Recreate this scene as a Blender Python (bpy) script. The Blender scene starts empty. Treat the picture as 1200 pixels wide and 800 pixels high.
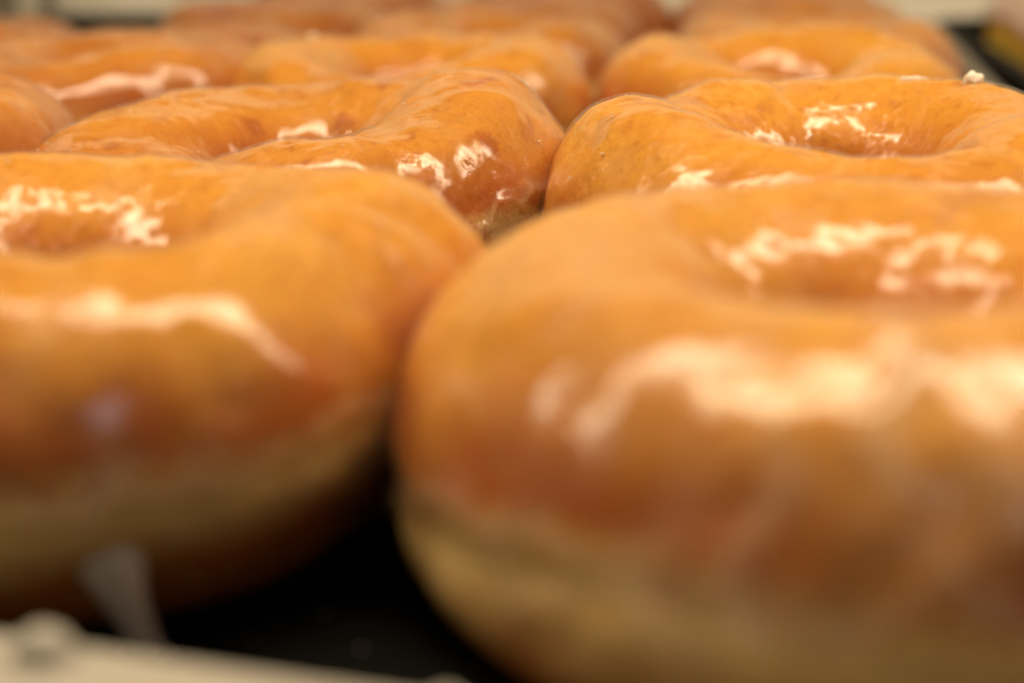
import bpy, bmesh, math, random
import numpy as np
from mathutils import Vector, Matrix

R = math.radians
scene = bpy.context.scene
COL = scene.collection

# ------------------------------------------------------------------ camera
CAM_H = 0.0675
PITCH = R(15.0)
cam = bpy.data.cameras.new('camera')
cam.sensor_width = 36.0
cam.lens = 54.9
cam.clip_start = 0.005
cam.clip_end = 20.0
cam.dof.use_dof = True
cam.dof.focus_distance = 0.245
cam.dof.aperture_fstop = 9.5
cam_ob = bpy.data.objects.new('camera', cam)
cam_ob.location = (0, 0, CAM_H)
cam_ob.rotation_euler = (R(90) - PITCH, 0, 0)
COL.objects.link(cam_ob)
scene.camera = cam_ob

# ------------------------------------------------------------------ world: dim warm room
world = bpy.data.worlds.new('World')
scene.world = world
world.use_nodes = True
bgn = world.node_tree.nodes['Background']
bgn.inputs[0].default_value = (1.0, 0.80, 0.58, 1)
bgn.inputs[1].default_value = 0.03

# ------------------------------------------------------------------ lamps
def area(name, loc, target, sx, sy, power, colour):
    l = bpy.data.lights.new(name, 'AREA')
    l.shape = 'RECTANGLE'; l.size = sx; l.size_y = sy
    l.energy = power; l.color = colour
    o = bpy.data.objects.new(name, l)
    o.location = loc
    d = Vector(target) - Vector(loc)
    o.rotation_euler = d.to_track_quat('-Z', 'Y').to_euler()
    COL.objects.link(o)
    return o
AXIS = R(9.5)                     # the tray is turned by this much against the view
area('ceiling_strip_lamp', (-0.02, 0.21, 0.44), (-0.02, 0.23, 0.0), 1.7, 0.078, 8.2, (1.0, 0.80, 0.535))
area('added_wall_fill', (0.10, 0.78, 0.42), (0.17, 1.0, 0.05), 1.3, 0.04, 1.1, (1.0, 0.80, 0.56))  # unseen fill light, added to brighten the cream back wall
area('room_window', (0.3, -1.0, 0.62), (0.0, 0.2, 0.0), 0.22, 0.14, 0.45, (0.80, 0.84, 1.0))

scene.view_settings.view_transform = 'Standard'
scene.view_settings.look = 'None'
scene.view_settings.exposure = 0.0
scene.view_settings.gamma = 1.0
scene.view_settings.use_curve_mapping = False
scene.render.engine = 'CYCLES'
scene.cycles.use_denoising = True
scene.cycles.max_bounces = 6
scene.cycles.transparent_max_bounces = 16

# ------------------------------------------------------------------ helpers
def obj(name, mesh, mat=None, parent=None):
    o = bpy.data.objects.new(name, mesh)
    COL.objects.link(o)
    if mat is not None:
        mesh.materials.append(mat)
    if parent is not None:
        o.parent = parent
    return o

def tag(o, label=None, cat=None, group=None, kind=None):
    if label: o['label'] = label
    if cat: o['category'] = cat
    if group: o['group'] = group
    if kind: o['kind'] = kind
    return o

def empty(name, loc, rz=0.0):
    o = bpy.data.objects.new(name, None)
    o.empty_display_size = 0.01
    o.location = loc; o.rotation_euler = (0, 0, rz)
    COL.objects.link(o)
    return o

def mesh_from(name, co, faces, smooth=True):
    m = bpy.data.meshes.new(name)
    m.from_pydata([tuple(c) for c in co], [], [tuple(f) for f in faces])
    if smooth:
        m.polygons.foreach_set('use_smooth', [True] * len(m.polygons))
    m.update()
    return m

_perm = np.random.RandomState(7).permutation(4096)
_grad = np.random.RandomState(8).normal(size=(4096, 3))
_grad /= np.linalg.norm(_grad, axis=1)[:, None]
def noise3(p):
    """vectorised gradient noise, p (...,3) -> about -0.7..0.7"""
    i = np.floor(p).astype(int); f = p - i
    w = f * f * f * (f * (f * 6 - 15) + 10)
    out = 0.0
    for dx in (0, 1):
        for dy in (0, 1):
            for dz in (0, 1):
                h = _perm[(_perm[(_perm[(i[..., 0] + dx) & 4095] + i[..., 1] + dy) & 4095] + i[..., 2] + dz) & 4095]
                g = _grad[h]
                d = g[..., 0] * (f[..., 0] - dx) + g[..., 1] * (f[..., 1] - dy) + g[..., 2] * (f[..., 2] - dz)
                ww = (w[..., 0] if dx else 1 - w[..., 0]) * (w[..., 1] if dy else 1 - w[..., 1]) * (w[..., 2] if dz else 1 - w[..., 2])
                out = out + ww * d
    return out
def fbm(p, o=3):
    s = 0; a = 1.0
    for k in range(o):
        s = s + a * noise3(p * (2.03 ** k) + 17.3 * k); a *= 0.5
    return s
def sstep(a, b, x):
    t = np.clip((x - a) / (b - a), 0, 1)
    return t * t * (3 - 2 * t)

# ------------------------------------------------------------------ materials
class N:
    def __init__(s, name):
        s.m = bpy.data.materials.new(name); s.m.use_nodes = True
        s.t = s.m.node_tree; s.t.nodes.clear()
        s.out = s.n('ShaderNodeOutputMaterial')
    def n(s, typ, **kw):
        nd = s.t.nodes.new(typ)
        for k, v in kw.items(): setattr(nd, k, v)
        return nd
    def l(s, a, b): s.t.links.new(a, b)
    def put(s, sock, v):
        if isinstance(v, bpy.types.NodeSocket): s.l(v, sock)
        else: sock.default_value = v
    def math(s, op, a, b=0.5, clamp=False):
        nd = s.n('ShaderNodeMath', operation=op, use_clamp=clamp)
        s.put(nd.inputs[0], a); s.put(nd.inputs[1], b)
        return nd.outputs[0]
    def noise(s, vec, scale, detail=3, rough=0.55, dist=0.0):
        nd = s.n('ShaderNodeTexNoise')
        s.l(vec, nd.inputs['Vector'])
        nd.inputs['Scale'].default_value = scale; nd.inputs['Detail'].default_value = detail
        nd.inputs['Roughness'].default_value = rough; nd.inputs['Distortion'].default_value = dist
        return nd.outputs['Fac']
    def ramp(s, fac, stops, interp='EASE'):
        nd = s.n('ShaderNodeValToRGB'); nd.color_ramp.interpolation = interp
        el = nd.color_ramp.elements
        while len(el) < len(stops): el.new(0.5)
        for e, (p, c) in zip(el, stops):
            e.position = p
            e.color = (c, c, c, 1) if not hasattr(c, '__len__') else (*c, 1)
        s.put(nd.inputs[0], fac)
        return nd.outputs['Color']
    def mix(s, fac, a, b, blend='MIX'):
        nd = s.n('ShaderNodeMix', data_type='RGBA', blend_type=blend)
        s.put(nd.inputs[0], fac)
        for sock, v in ((nd.inputs[6], a), (nd.inputs[7], b)):
            s.put(sock, v if isinstance(v, bpy.types.NodeSocket) else (*v, 1))
        return nd.outputs[2]
    def coords(s):
        tc = s.n('ShaderNodeTexCoord'); oi = s.n('ShaderNodeObjectInfo')
        m = s.n('ShaderNodeVectorMath', operation='MULTIPLY_ADD')
        s.l(oi.outputs['Random'], m.inputs[0]); m.inputs[1].default_value = (3.1, 1.7, 2.3)
        s.l(tc.outputs['Object'], m.inputs[2])
        return tc.outputs['Object'], m.outputs[0]
    def bump(s, h, strength, dist, normal=None):
        nd = s.n('ShaderNodeBump'); nd.inputs['Strength'].default_value = strength
        nd.inputs['Distance'].default_value = dist
        s.l(h, nd.inputs['Height'])
        if normal is not None: s.l(normal, nd.inputs['Normal'])
        return nd.outputs[0]

def attr(n, name):
    a = n.n('ShaderNodeAttribute'); a.attribute_name = name
    return a.outputs['Fac']

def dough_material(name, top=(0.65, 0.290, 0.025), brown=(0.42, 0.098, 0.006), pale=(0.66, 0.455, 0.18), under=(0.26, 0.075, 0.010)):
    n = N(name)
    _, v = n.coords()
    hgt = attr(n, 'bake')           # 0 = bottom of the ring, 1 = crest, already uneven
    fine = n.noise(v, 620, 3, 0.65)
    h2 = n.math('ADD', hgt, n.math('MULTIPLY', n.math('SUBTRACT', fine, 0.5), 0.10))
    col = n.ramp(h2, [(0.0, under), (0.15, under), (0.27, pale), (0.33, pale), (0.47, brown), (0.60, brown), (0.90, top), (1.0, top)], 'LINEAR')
    col = n.mix(n.math('MULTIPLY', attr(n, 'blister'), 0.8), col, (0.38, 0.095, 0.010))
    col = n.mix(attr(n, 'golden'), col, (0.74, 0.40, 0.06))
    pores = n.noise(v, 1900, 2, 0.7)
    skin = n.math('ADD', n.math('MULTIPLY', fine, 0.65), n.math('MULTIPLY', pores, 0.35))
    col = n.mix(n.ramp(skin, [(0.50, 0.0), (0.68, 0.55)]), col, (0.42, 0.125, 0.012))
    col = n.mix(n.ramp(skin, [(0.34, 0.35), (0.46, 0.0)]), col, (0.76, 0.42, 0.075))
    col = n.mix(attr(n, 'tone'), col, (0.36, 0.098, 0.012))
    b = n.n('ShaderNodeBsdfPrincipled')
    n.l(col, b.inputs['Base Color'])
    b.inputs['Roughness'].default_value = 0.62
    b.inputs['Specular IOR Level'].default_value = 0.2
    b.inputs['Subsurface Weight'].default_value = 0.3
    b.inputs['Subsurface Radius'].default_value = (1.0, 0.45, 0.12)
    b.inputs['Subsurface Scale'].default_value = 0.004
    n.l(n.bump(skin, 0.7, 0.0005), b.inputs['Normal'])
    n.l(b.outputs[0], n.out.inputs[0])
    return n.m

def glaze_material(name, milk=0.07):
    n = N(name)
    o, v = n.coords()
    flake = n.noise(v, 430, 4, 0.66, 0.5)
    # dried film: smooth plates broken by flaked, duller seams
    sp = n.n('ShaderNodeAttribute'); sp.attribute_name = 'sweep'
    wrk = n.noise(sp.outputs['Vector'], 1.0, 3, 0.6, 0.4)
    flake = n.math('ADD', n.math('MULTIPLY', flake, 0.6), n.math('MULTIPLY', wrk, 0.4))
    mixn = n.math('ADD', flake, attr(n, 'film'))
    gl = n.ramp(mixn, [(0.41, 0.0), (0.47, 1.0)])
    rough = n.ramp(gl, [(0.0, 0.40), (1.0, 0.11)])
    height = n.math('ADD', n.math('MULTIPLY', flake, 0.8), n.math('MULTIPLY', gl, 0.25))
    nr = n.bump(height, 0.55, 0.0004)
    fr = n.n('ShaderNodeFresnel'); fr.inputs['IOR'].default_value = 1.53; n.l(nr, fr.inputs['Normal'])
    fac = n.math('MULTIPLY', n.math('MINIMUM', fr.outputs[0], 0.26), n.ramp(gl, [(0.0, 0.30), (1.0, 1.0)]))
    # light coming up from the dough leaves a thin film without total reflection
    ge = n.n('ShaderNodeNewGeometry')
    fac = n.math('MULTIPLY', fac, n.math('SUBTRACT', 1.0, ge.outputs['Backfacing']))
    tr = n.n('ShaderNodeBsdfTransparent'); tr.inputs[0].default_value = (0.98, 0.95, 0.90, 1)
    df = n.n('ShaderNodeBsdfDiffuse'); df.inputs[0].default_value = (0.85, 0.66, 0.46, 1)
    mk = n.math('MULTIPLY', attr(n, 'milk'), milk)
    body = n.n('ShaderNodeMixShader'); n.l(mk, body.inputs[0]); n.l(tr.outputs[0], body.inputs[1]); n.l(df.outputs[0], body.inputs[2])
    gs = n.n('ShaderNodeBsdfGlossy'); gs.inputs[0].default_value = (1, 1, 1, 1); n.l(rough, gs.inputs['Roughness']); n.l(nr, gs.inputs['Normal'])
    mx = n.n('ShaderNodeMixShader'); n.l(fac, mx.inputs[0]); n.l(body.outputs[0], mx.inputs[1]); n.l(gs.outputs[0], mx.inputs[2])
    n.l(mx.outputs[0], n.out.inputs[0])
    return n.m

def simple_material(name, col, rough=0.5, spec=0.5, nscale=60, amt=0.25, dark=None, bump=0.0003, bscale=300, sss=0.0, trans=0.0):
    n = N(name)
    _, v = n.coords()
    c = n.mix(n.math('MULTIPLY', n.ramp(n.noise(v, nscale, 4, 0.6), [(0.35, 0.0), (0.7, 1.0)]), amt), col, dark or tuple(x * 0.5 for x in col))
    b = n.n('ShaderNodeBsdfPrincipled')
    n.l(c, b.inputs['Base Color'])
    n.l(n.math('ADD', n.math('MULTIPLY', n.noise(v, nscale * 3, 3), 0.2), rough - 0.1), b.inputs['Roughness'])
    b.inputs['Specular IOR Level'].default_value = spec
    if sss:
        b.inputs['Subsurface Weight'].default_value = sss
        b.inputs['Subsurface Radius'].default_value = (1, .8, .6); b.inputs['Subsurface Scale'].default_value = 0.003
    if trans: b.inputs['Transmission Weight'].default_value = trans
    n.l(n.bump(n.noise(v, bscale, 4), 0.5, bump), b.inputs['Normal'])
    n.l(b.outputs[0], n.out.inputs[0])
    return n.m

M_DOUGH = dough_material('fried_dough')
M_GLAZE = glaze_material('sugar_glaze')
M_SUGAR = simple_material('dried_glaze', (0.82, 0.72, 0.60), 0.45, 0.5, 400, 0.2, bump=0.0004, bscale=900, sss=0.3)
M_DRIP = simple_material('wet_glaze', (0.74, 0.66, 0.60), 0.25, 0.5, 150, 0.15, (0.66, 0.58, 0.52), bump=0.0002, sss=0.3, trans=0.15)
M_TRAY = simple_material('black_tray_coating', (0.006, 0.006, 0.005), 0.7, 0.12, 40, 0.5, (0.012, 0.011, 0.010), 0.0001, 600)
M_RIM = simple_material('worn_tray_rim', (0.24, 0.21, 0.17), 0.45, 0.5, 60, 0.5, (0.05, 0.045, 0.04))
M_CREAM = simple_material('cream_laminate', (0.86, 0.82, 0.72), 0.5, 0.4, 12, 0.15, (0.60, 0.54, 0.43), 0.0001)
M_LEDGE = simple_material('cream_ledge_paint', (0.40, 0.375, 0.33), 0.5, 0.4, 90, 0.25, (0.36, 0.32, 0.25), 0.0002)
M_POST = simple_material('grey_post_metal', (0.20, 0.175, 0.13), 0.5, 0.5, 30, 0.3)
M_ICING = simple_material('beige_icing', (0.70, 0.50, 0.40), 0.4, 0.5, 80, 0.25, bump=0.0005)
M_DOUGH2 = dough_material('yellow_fried_dough', (0.70, 0.42, 0.06), (0.65, 0.33, 0.03), (0.75, 0.52, 0.08), (0.5, 0.24, 0.03))

# ------------------------------------------------------------------ tray frame of reference
U = Vector((math.cos(AXIS), -math.sin(AXIS), 0))       # along a row
V = Vector((math.sin(AXIS), math.cos(AXIS), 0))        # away from the camera
def uv(u, v, z=0.0):
    p = U * u + V * v
    return Vector((p.x, p.y, z))

def oriented_box(u0, u1, v0, v1, z0, z1, bev=0.0, seg=3):
    import bmesh
    bm = bmesh.new()
    vs = []
    for z in (z0, z1):
        for (u, v) in ((u0, v0), (u1, v0), (u1, v1), (u0, v1)):
            vs.append(bm.verts.new(uv(u, v, z)))
    for f in ((3, 2, 1, 0), (4, 5, 6, 7), (0, 1, 5, 4), (1, 2, 6, 5), (2, 3, 7, 6), (3, 0, 4, 7)):
        bm.faces.new([vs[i] for i in f])
    if bev:
        bmesh.ops.bevel(bm, geom=bm.edges[:], offset=bev, segments=seg, profile=0.5, affect='EDGES')
    return bm
def bm_obj(name, bm, mat, parent=None, smooth=True):
    m = bpy.data.meshes.new(name)
    bm.normal_update(); bm.to_mesh(m); bm.free()
    if smooth:
        m.polygons.foreach_set('use_smooth', [True] * len(m.polygons))
    return obj(name, m, mat, parent)

# ------------------------------------------------------------------ the setting
shelf = bm_obj('shelf', oriented_box(-0.75, 0.85, 0.10, 0.92, -0.030, -0.0065), M_CREAM, smooth=False)
tag(shelf, kind='structure')
back = bm_obj('wall_back', oriented_box(-0.75, 0.85, 0.92, 0.94, -0.030, 0.50), M_CREAM, smooth=False)
tag(back, kind='structure')

# ------------------------------------------------------------------ trays
def make_tray(name, label, u0, u1, v0, v1, wall, flare, front, rim_mat):
    loc = uv((u0 + u1) / 2, (v0 + v1) / 2, -0.004)
    root = empty(name, loc)
    tag(root, label, 'tray')
    def loop(grow, z, r, n=7):
        pts = []
        for (cu, cv, a0) in ((u1, v1, 0), (u0, v1, 90), (u0, v0, 180), (u1, v0, 270)):
            su = 1 if cu == u1 else -1; sv = 1 if cv == v1 else -1
            cu2, cv2 = cu + su * (grow - r), cv + sv * (grow - r)
            for k in range(n):
                a = R(a0 + 90 * k / (n - 1))
                v = cv2 + r * math.sin(a)
                zz = z * (front if sv < 0 else 1.0) if z > 0 else z
                pts.append(uv(cu2 + r * math.cos(a), v, zz) - loc)
        return pts
    def skin(loops):
        co = [p for l in loops for p in l]; m = len(loops[0]); fs = []
        for i in range(len(loops) - 1):
            for k in range(m):
                a = i * m + k; b = i * m + (k + 1) % m
                fs.append((a, b, b + m, a + m))
        return co, fs
    prof = [(-0.004, -0.0005), (-0.0015, 0.0003), (0.0, 0.003), (flare, wall)]
    outer = [(flare + 0.0012, wall), (0.0012, 0.002), (-0.001, -0.0014), (-0.004, -0.0022)]
    allp = prof + outer
    co, fs = skin([loop(g, z, 0.018 + g) for g, z in allp])
    m = 28
    fs.append(tuple(range(m))[::-1])
    fs.append(tuple(range((len(allp) - 1) * m, len(allp) * m)))
    obj('pan', mesh_from('pan', co, fs, False), M_TRAY, root)
    lp = []
    for k in range(11):
        a = 2 * math.pi * k / 10
        lp.append(loop(flare + 0.0006 + 0.0032 * math.cos(a), wall + 0.0014 + 0.0020 * math.sin(a), 0.018 + flare + 0.0032 * math.cos(a)))
    co, fs = skin(lp)
    obj('rim', mesh_from('rim', co, fs), rim_mat, root)
    return root

make_tray('baking_tray', 'long black baking tray under the rows of glazed doughnuts', -0.385, 0.066, 0.112, 0.80, 0.018, 0.006, 0.10, M_RIM)
make_tray('baking_tray', 'black baking tray holding the beige iced doughnuts', 0.0875, 0.46, 0.30, 0.84, 0.017, 0.006, 1.0, M_TRAY)

# ------------------------------------------------------------------ doughnuts
class Ring:
    """surface of one puffy, uneven doughnut; the z axis is up and z = 0 is the tray"""
    def __init__(s, rad, hgt, seed, lobes=(), hole=0.17, creases=5, squash=1.0, hx=0.0, hy=0.0, dents=(), blister=0.5, shift=0.08, zc=0.43, low=2.0, lump=1.0, tone=0.0, runs=(), milk=1.0, wave=1.0, film=0.0, under=0.8, shifts=()):
        s.film, s.under, s.shifts = film, under, shifts
        s.blister, s.shift, s.zc, s.low, s.lump, s.tone, s.runs, s.milk = blister, shift, zc, low, lump, tone, runs, milk
        s.dents = dents
        rs = random.Random(seed)
        s.rad, s.hgt, s.seed, s.lobes, s.hole, s.squash = rad, hgt, seed, lobes, hole, squash
        s.hx, s.hy = hx, hy
        s.hh = [(k, wave * rs.uniform(-1, 1) * 0.035 / k ** 0.5, rs.uniform(0, 6.28)) for k in (1, 2, 3, 5)]
        s.rh = [(k, rs.uniform(-1, 1) * 0.022 / k ** 0.5, rs.uniform(0, 6.28)) for k in (2, 3, 4)]
        s.ih = [(k, rs.uniform(-1, 1) * 0.16 / k ** 0.5, rs.uniform(0, 6.28)) for k in (2, 3, 4)]
        s.cr = [(rs.uniform(0, 6.28), rs.uniform(0.05, 0.13), rs.uniform(0.008, 0.022), rs.uniform(-1.2, 1.2)) for _ in range(creases)]
        s.band = [(k, rs.uniform(-1, 1) * 0.05 / k ** 0.5, rs.uniform(0, 6.28)) for k in (1, 2, 3)]
    def shift_at(s, th):
        v = s.shift + 0 * th
        for (t0, amp, w) in s.shifts:
            d = (th - t0 + np.pi) % (2 * np.pi) - np.pi
            v = v + amp * np.exp(-(d / w) ** 2)
        return v
    def pos(s, th, ph):
        r_out = s.rad * (1 + sum(a * np.cos(k * th + p) for k, a, p in s.rh))
        hole = s.rad * s.hole * (1 + sum(a * np.cos(k * th + p) for k, a, p in s.ih))
        H = s.hgt * (1 + sum(a * np.cos(k * th + p) for k, a, p in s.hh))
        for (t0, amp, w) in s.lobes:
            d = (th - t0 + np.pi) % (2 * np.pi) - np.pi
            H = H * (1 + amp * np.exp(-(d / w) ** 2))
        for (t0, w, amp, tw) in s.cr:
            d = (th - t0 - tw * (ph - 1.2) * 0.35 + np.pi) % (2 * np.pi) - np.pi
            H = H * (1 - amp * np.exp(-(d / w) ** 2)); r_out = r_out * (1 - 0.4 * amp * np.exp(-(d / w) ** 2))
        for (t0, amp, w) in s.dents:
            d = (th - t0 + np.pi) % (2 * np.pi) - np.pi
            r_out = r_out * (1 + amp * np.exp(-(d / w) ** 2))
        rc = hole + (r_out - hole) * 0.53
        c, sn = np.cos(ph), np.sin(ph)
        e = np.where(sn > 0, 2.0 / 2.12, 2.0 / s.low)
        cx = np.sign(c) * np.abs(c) ** np.where(c > 0, e, 2.0 / 1.85)
        sz = np.sign(sn) * np.abs(sn) ** e
        zc = H * s.zc
        r = rc + np.where(cx > 0, (r_out - rc) * cx, (rc - hole) * cx)
        z = zc + np.where(sz > 0, (H - zc) * sz, zc * sz)
        # the proof line: a shallow groove round the waist
        ht = z / s.hgt
        zg = 0.30 + s.shift_at(th) + sum(a * np.cos(k * th + p) for k, a, p in s.band)
        g = np.exp(-((ht - zg) / 0.045) ** 2) * (cx > 0.2)
        r = r - g * s.rad * 0.008 * (1 + 0.8 * np.cos(2 * th + s.seed))
        off = 1 - np.clip((r - hole) / (r_out - hole), 0, 1)
        x = r * np.cos(th) + s.hx * off; y = r * np.sin(th) * s.squash + s.hy * off
        p = np.stack([x, y, z], -1)
        nn = fbm(p * 38 + s.seed * 11.7, 2) * 0.0020 * s.lump + fbm(p * 120 + s.seed * 5.1, 3) * 0.0007
        w = sstep(0.03, 0.25, ht)
        rad = np.stack([cx * np.cos(th), cx * np.sin(th), sz], -1)
        rad /= np.linalg.norm(rad, axis=-1, keepdims=True) + 1e-9
        p = p + rad * (nn * w)[..., None]
        p[..., 2] = np.maximum(p[..., 2], 0.0)
        return p, rad, ht

def grid_faces(nt, npv, wrap_p):
    f = []
    for i in range(nt):
        i2 = (i + 1) % nt
        for j in range(npv if wrap_p else npv - 1):
            j2 = (j + 1) % npv
            f.append((i * npv + j, i2 * npv + j, i2 * npv + j2, i * npv + j2))   # outward for th ccw, ph rising
    return f

def set_attr(mesh, name, vals):
    a = mesh.attributes.new(name, 'FLOAT', 'POINT')
    a.data.foreach_set('value', np.ascontiguousarray(vals, dtype=np.float32).ravel())

def make_doughnut(x, y, ring, label, nt=200, npv=96, group='glazed ring doughnuts on the tray', dough=M_DOUGH, glaze=M_GLAZE, glaze_low=0.46, name='glazed_doughnut', thick=0.00045, tilt=(0, 0)):
    root = empty(name, (x, y, 0.0))
    root.rotation_euler = (tilt[0], tilt[1], 0)
    tag(root, label, 'doughnut', group)
    th = np.linspace(0, 2 * np.pi, nt, endpoint=False)[:, None]
    ph = np.linspace(-np.pi, np.pi, npv, endpoint=False)[None, :]
    p, _, ht = ring.pos(th + 0 * ph, ph + 0 * th)
    m = mesh_from('dough_ring', p.reshape(-1, 3), grid_faces(nt, npv, True))
    q = p + ring.seed * 1.37
    big = fbm(q * 45, 3)
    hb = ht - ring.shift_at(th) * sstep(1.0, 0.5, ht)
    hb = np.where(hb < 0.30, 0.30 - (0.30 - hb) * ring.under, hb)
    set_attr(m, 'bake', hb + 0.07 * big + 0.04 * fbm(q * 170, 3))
    set_attr(m, 'blister', np.maximum(sstep(0.26, 0.42, fbm(q * 140 + 9, 3)), 0.8 * sstep(0.34, 0.44, fbm(q * 330 + 4, 2))) * sstep(0.4, 0.6, ht) * ring.blister)
    set_attr(m, 'tone', np.clip(ring.tone * (1 + 1.2 * big), 0, 1) * sstep(0.40, 0.55, hb))
    set_attr(m, 'golden', sstep(-0.05, 0.45, big) * 0.4 * sstep(0.4, 0.6, ht))
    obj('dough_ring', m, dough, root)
    # the glaze: a thin film with a ragged lower edge that tapers into the dough
    t1 = th[:, 0]
    circ = np.stack([np.cos(t1) * 2, np.sin(t1) * 2, 0 * t1 + ring.seed * 3.1], -1)
    low = fbm(circ * 1.6, 3) * 0.28 + fbm(circ * 5, 2) * 0.12
    ph0 = (glaze_low - 0.46) * 3 - 0.12 + low * 1.3 + sum(1.4 * amp * np.exp(-(((t1 - t0 + np.pi) % (2 * np.pi) - np.pi) / w) ** 2) for t0, amp, w in ring.shifts)           # outer edge, radians from the waist
    k = np.linspace(0, 1, npv)[None, :]
    pg = ph0[:, None] + (np.pi + 0.45 - ph0[:, None]) * k
    p, rad, ht = ring.pos(th + 0 * pg, pg)
    nrm = np.cross(np.roll(p, -1, 0) - np.roll(p, 1, 0), np.gradient(p, axis=1))
    nrm /= np.linalg.norm(nrm, axis=-1, keepdims=True) + 1e-12
    flip = (nrm * rad).sum() < 0
    if flip: nrm = -nrm
    edge = sstep(0.0, 0.03, k) * (1 - sstep(0.97, 1.0, k))
    lump = 1 + 0.6 * fbm(p * 90 + ring.seed, 2)
    off = -0.00015 + (thick * lump + 0.00015) * edge + 0.0005 * np.exp(-((k - 0.03) / 0.02) ** 2)
    mrun = 0 * p[..., 0]
    for (t0, w, a0, a1, amp) in ring.runs:
        wob = 0.03 * np.sin(pg * 9 + t0 * 40)
        d = (th - t0 - wob + np.pi) % (2 * np.pi) - np.pi
        mrun = mrun + amp * np.exp(-(d / w) ** 2) * sstep(a0, a0 + 0.15, pg) * (1 - sstep(a1, a1 + 0.5, pg))
    off = off + 0.0005 * mrun
    p = p + nrm * off[..., None]
    m = mesh_from('glaze', p.reshape(-1, 3), grid_faces(nt, npv, False))
    q = p + ring.seed * 2.11
    set_attr(m, 'film', 0.16 * fbm(q * 70, 2) + 0.18 * fbm(q * 230, 3) + 0.045 + ring.film)
    set_attr(m, 'milk', ring.milk * (0.25 + sstep(-0.1, 0.6, fbm(q * 110 + 5, 3))) * edge + 3.2 * mrun + 6.0 * np.exp(-((k - 0.03) / 0.02) ** 2) * 0.3)
    sw = np.stack([np.cos(th + 0.12 * np.sin(3 * pg)) * 13 + 0 * pg, np.sin(th + 0.12 * np.sin(3 * pg)) * 13, pg * 2.2 + ring.seed], -1)
    at = m.attributes.new('sweep', 'FLOAT_VECTOR', 'POINT')
    at.data.foreach_set('vector', np.ascontiguousarray(sw, dtype=np.float32).ravel())
    obj('glaze', m, glaze, root)
    return root

def lump_mesh(name, sx, sy, sz, seed, amp=0.35, n=3, cut=True):
    import bmesh
    bm = bmesh.new()
    bmesh.ops.create_icosphere(bm, subdivisions=n, radius=1.0)
    co = np.array([v.co[:] for v in bm.verts])
    d = 1 + amp * fbm(co * 1.3 + seed * 7.7, 3)
    co = co * d[:, None] * np.array([sx, sy, sz])
    for v, c in zip(bm.verts, co): v.co = c
    m = bpy.data.meshes.new(name); bm.to_mesh(m); bm.free()
    m.polygons.foreach_set('use_smooth', [True] * len(m.polygons))
    return m

def ring_top(ring, th, ph, lift=0.0):
    p, rad, _ = ring.pos(np.array([[th]]), np.array([[ph]]))
    return Vector(p[0, 0]) + Vector(rad[0, 0]) * lift

PI = math.pi
D = {}
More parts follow.
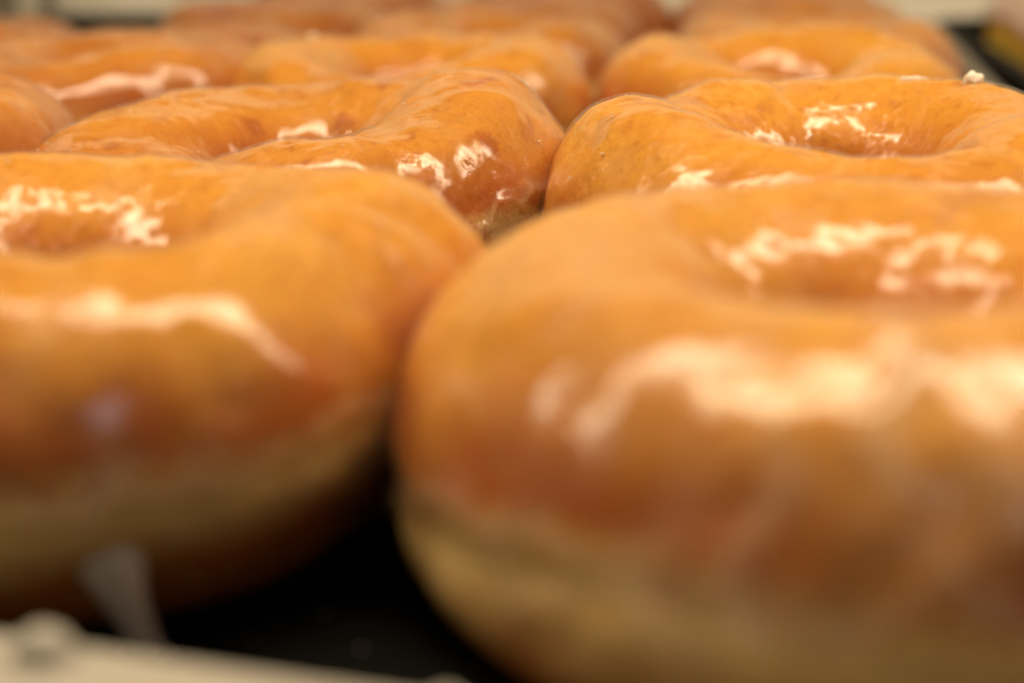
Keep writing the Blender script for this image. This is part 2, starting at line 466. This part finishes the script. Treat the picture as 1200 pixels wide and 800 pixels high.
# key: (x, y, ring, label, nt, np)
SPEC = [
 ('R1', 0.0395, 0.154, Ring(0.0525, 0.0368, 11, hole=0.22, hx=-0.003, creases=0, dents=[(R(155), -0.035, 0.28)], shift=0.02, shifts=[(R(243), 0.15, 0.6)], under=0.50, zc=0.385, low=2.6, lump=0.25, milk=1.6, wave=0.25,
       runs=[(R(-114), 0.030, -0.1, 0.6, 1.0), (R(-103), 0.035, 0.5, 1.5, 1.2), (R(-95), 0.06, 0.35, 0.55, 1.2), (R(-122), 0.05, -0.3, 0.3, 0.5)]),  # third run paints the window's glint into the glaze as a milky patch
  'glazed doughnut at the front corner of the tray, beside the bare black tray', 260, 120),
 ('L1', -0.0525, 0.178, Ring(0.0512, 0.0358, 23, lobes=[(0.10, 0.06, 0.5), (PI * 0.6, 0.03, 0.5), (PI * 1.45, 0.045, 0.6)], hole=0.27, creases=3, dents=[(R(-27), -0.075, 0.30)], shift=0.15, shifts=[(R(-25), 0.09, 0.45)], zc=0.50, low=1.85, lump=0.5, milk=1.1, wave=0.6,
       runs=[(R(-72), 0.035, -0.5, 0.1, 0.8), (R(-95), 0.05, 0.2, 0.45, 0.8)]),
  'glazed doughnut in the front row with a white glaze drip running down to the tray', 260, 120),
 ('R2', 0.0527, 0.2490, Ring(0.0486, 0.0395, 34, lobes=[(PI * 0.5, 0.05, 0.7), (PI * 1.5, -0.08, 0.8)], hole=0.27, hx=-0.001, creases=6, shift=0.06, lump=1.0),
  'glazed doughnut with a white lump of dried glaze on its far rim', 300, 140),
 ('L2', -0.0375, 0.270, Ring(0.0478, 0.0372, 42, lobes=[(0.0, 0.12, 0.6), (PI * 1.27, -0.20, 0.7), (PI * 0.6, 0.05, 0.6)], hole=0.26, creases=6, blister=1.0, shift=0.25, shifts=[(R(-15), 0.14, 0.5)], zc=0.56, low=1.75, tone=0.25, film=0.03, lump=1.7),
  'shiny glazed doughnut with brown blisters and flaky glaze, behind the dripping one', 300, 140),
 ('R3', 0.0670, 0.3880, Ring(0.0455, 0.0390, 53, lobes=[(PI * 1.5, -0.14, 0.8), (PI * 0.5, 0.03, 0.8)], wave=1.6, lump=1.4, hole=0.27, shift=0.12), 'glazed doughnut behind the one with the white glaze lump', 160, 80),
 ('C3', -0.0255, 0.3920, Ring(0.0465, 0.0385, 64, lobes=[(0.0, 0.06, 0.6), (PI * 1.45, -0.13, 0.7)], wave=1.3, lump=1.4, hole=0.28, shift=0.16), 'glazed doughnut with a tiny white sugar bead on its crest', 160, 80),
 ('A2', -0.1290, 0.2970, Ring(0.0480, 0.0385, 75, hole=0.2, tone=0.5, blister=1.0), 'glazed doughnut beside the shiny blistered one, mostly cut off by the frame', 160, 80),
 ('A3', -0.1060, 0.4120, Ring(0.0470, 0.0375, 86, lobes=[(PI * 1.5, -0.05, 0.8)], lump=1.4, hole=0.24, tone=0.5, shift=0.22), 'red-brown glazed doughnut with a flaky highlight, beside the one with the sugar bead', 160, 80),
 ('R4', 0.0940, 0.4950, Ring(0.0465, 0.0385, 97, lobes=[(PI * 1.5, -0.14, 0.8), (PI * 0.5, 0.03, 0.8)], wave=1.6, lump=1.4, hole=0.25, tone=0.3, shift=0.14), 'glazed doughnut fourth in the row of doughnuts along the tray wall', 120, 64),
 ('C4', -0.0060, 0.5000, Ring(0.0460, 0.0385, 108, lobes=[(PI * 1.5, -0.14, 0.8), (PI * 0.5, 0.03, 0.8)], wave=1.6, lump=1.4, hole=0.25, tone=0.35, shift=0.16), 'glazed doughnut directly behind the one with the sugar bead', 120, 64),
 ('A4', -0.1030, 0.5100, Ring(0.0460, 0.0350, 119, hole=0.2, tone=0.75), 'glazed doughnut directly behind the red-brown one', 120, 64),
 ('R5', 0.1050, 0.5950, Ring(0.0460, 0.0400, 120, hole=0.2, tone=0.5, shift=0.14), 'glazed doughnut fifth in the row of doughnuts along the tray wall', 100, 56),
 ('C5', 0.0060, 0.6050, Ring(0.0460, 0.0395, 131, hole=0.2, tone=0.6), 'glazed doughnut towards the back of the tray, second column from the tray wall', 100, 56),
 ('A5', -0.0880, 0.6050, Ring(0.0460, 0.0385, 142, hole=0.2, tone=0.7), 'glazed doughnut towards the back of the tray, in front of the cream panel', 100, 56),
 ('B4', -0.1880, 0.5350, Ring(0.0460, 0.0350, 153, hole=0.2, tone=0.7), 'glazed doughnut in the column farthest from the tray wall, below the grey posts', 100, 56),
 ('R6', 0.1150, 0.6920, Ring(0.0470, 0.0405, 164, hole=0.2, tone=0.6), 'hindmost glazed doughnut along the tray wall', 100, 56),
 ('C6', 0.0230, 0.7000, Ring(0.0490, 0.0410, 175, hole=0.2, tone=0.7), 'hindmost glazed doughnut of the second column from the tray wall', 100, 56),
 ('A6', -0.0720, 0.7000, Ring(0.0490, 0.0405, 186, hole=0.2, tone=0.7), 'hindmost glazed doughnut of the third column from the tray wall', 100, 56),
]
for key, x, y, ring, label, nt, npv in SPEC:
    D[key] = (make_doughnut(x, y, ring, label, nt, npv), ring)

# iced doughnuts on the neighbouring tray
for i, (u, v) in enumerate(((0.140, 0.690), (0.142, 0.782))):
    p = uv(u, v)
    make_doughnut(p.x, p.y, Ring(0.044, 0.036, 200 + i, hole=0.2), ('yellow beige-iced doughnut in front of the one in the tray corner', 'yellow beige-iced doughnut in the far corner of the neighbouring tray')[i], 100, 56,
                  'iced doughnuts on the neighbouring tray', M_DOUGH2, M_ICING, 0.62, 'iced_doughnut', 0.002)

# lumps, beads and drips of glaze that belong to single doughnuts
def add_lump(key, name, th, ph, s, seed, lift=0.0, amp=0.35, mat=None):
    root, ring = D[key]
    o = obj(name, lump_mesh(name, *s, seed, amp), mat or M_SUGAR, root)
    o.location = ring_top(ring, th, ph, lift)
    return o
add_lump('R2', 'glaze_lump', R(37), R(88), (0.0017, 0.0013, 0.0013), 3, 0.0004, 0.6)
add_lump('R2', 'glaze_lump', R(57), R(88), (0.0024, 0.0010, 0.0006), 4, 0.0000, 0.5)
add_lump('C3', 'sugar_bead', R(140), R(80), (0.0011, 0.0011, 0.0010), 5, 0.0005, 0.2)

# the white drip that runs from the belly of the front doughnut to the tray
def make_drip(key, pts, name='glaze_drip'):
    root, ring = D[key]
    base = Vector(root.location)
    n = 20; co = []; fs = []
    for (c, wx, wy) in pts:
        for k in range(n):
            a = 2 * PI * k / n
            co.append((c[0] + wx * math.cos(a) - base.x, c[1] + wy * math.sin(a) - base.y, c[2]))
    for i in range(len(pts) - 1):
        for k in range(n):
            a = i * n + k; b = i * n + (k + 1) % n
            fs.append((a, a + n, b + n, b))
    fs.append(tuple(range(n))); fs.append(tuple(range((len(pts) - 1) * n, len(pts) * n))[::-1])
    return obj(name, mesh_from(name, co, fs), M_DRIP, root)
make_drip('L1', [((-0.0375, 0.1345, 0.0165), .0050, .0026), ((-0.0373, 0.1332, 0.0135), .0042, .0024), ((-0.0368, 0.1330, 0.0100), .0030, .0020), ((-0.0360, 0.1337, 0.0070), .0021, .0016),
                 ((-0.0352, 0.1352, 0.0035), .0016, .0014), ((-0.0349, 0.1360, 0.0012), .0016, .0015), ((-0.0347, 0.1362, 0.0001), .0022, .0020)])

# small flecks of dried sugar stuck in the film
def add_flecks(key, count, seed):
    root, ring = D[key]
    rs = random.Random(seed); bm = bmesh.new()
    for i in range(count):
        th = rs.uniform(0, 2 * PI); ph = rs.gauss(1.35, 0.55)
        c = ring_top(ring, th, ph, 0.00028)
        s_ = rs.uniform(0.00012, 0.00034)
        r = bmesh.ops.create_icosphere(bm, subdivisions=1, radius=1.0)
        for v in r['verts']:
            j = rs.uniform(0.7, 1.3)
            v.co = Vector((v.co.x * s_ * 1.4 * j, v.co.y * s_ * j, v.co.z * s_ * 0.45 * j)) + c
    o = bm_obj('sugar_fleck', bm, M_SUGAR, root)
    tag(o, kind='stuff')
for key, cnt in (('R2', 34), ('L2', 55), ('R1', 8), ('L1', 10), ('C3', 14), ('R3', 10), ('A3', 12)):
    add_flecks(key, cnt, hash(key) % 97 if False else sum(map(ord, key)))

# crumbs of dried glaze lying on the bare tray
for (px, py, sz) in ((-0.0190, 0.1460, 0.00022), (-0.0255, 0.1400, 0.00016), (-0.0145, 0.1380, 0.0002)):
    o = obj('glaze_crumb', lump_mesh('glaze_crumb', sz, sz * 0.8, sz * 0.6, px * 999, 0.4, 2), M_SUGAR)
    o.location = (px, py, sz * 0.3 - 0.0002)
    tag(o, 'tiny crumb of dried glaze on the bare black tray between the front doughnuts', 'crumb', 'glaze crumbs on the bare tray')

# ------------------------------------------------------------------ front ledge of the display case
import bmesh
LA = R(17.0)
LP = Vector((-0.0423, 0.1186, 0.0))
le = Vector((math.cos(LA), -math.sin(LA), 0)); lf = Vector((math.sin(LA), math.cos(LA), 0))
ledge = empty('display_ledge', LP - lf * 0.02 + Vector((0, 0, -0.030)))
tag(ledge, 'cream ledge in front of the black tray with blobs of dried glaze', 'ledge')
bm = bmesh.new()
vs = []
ZT = 0.0115
for z in (-0.030, ZT):
    for (a, b) in ((-0.25, -0.035), (0.20, -0.035), (0.20, 0.0), (-0.25, 0.0)):
        vs.append(bm.verts.new(LP + le * a + lf * b + Vector((0, 0, z)) - ledge.location))
for f in ((3, 2, 1, 0), (4, 5, 6, 7), (0, 1, 5, 4), (1, 2, 6, 5), (2, 3, 7, 6), (3, 0, 4, 7)):
    bm.faces.new([vs[i] for i in f])
bmesh.ops.bevel(bm, geom=bm.edges[:], offset=0.002, segments=4, profile=0.5, affect='EDGES')
bm_obj('ledge_board', bm, M_LEDGE, ledge)
for (a, b, s, sd) in ((0.0068, -0.0040, (0.0026, 0.0022, 0.0022), 1), (0.040, -0.003, (0.0016, 0.0016, 0.0010), 2)):
    o = obj('glaze_blob', lump_mesh('glaze_blob', *s, sd, 0.25), M_LEDGE, ledge)
    o.location = LP + le * a + lf * b + Vector((0, 0, ZT + 0.0003)) - ledge.location

# ------------------------------------------------------------------ display case posts behind the tray
for i, (x, w) in enumerate(((-0.300, 0.010), (-0.2715, 0.0035))):
    y = 0.935
    o = bm_obj('case_post', oriented_box(-w, w, -0.005, 0.005, -0.0065, 0.45, 0.0015, 2), M_POST)
    o.location = (x, y, 0)
    tag(o, ['wide grey upright post standing against the cream panel', 'slim grey upright post standing against the cream panel'][i], 'post', 'uprights of the display case')
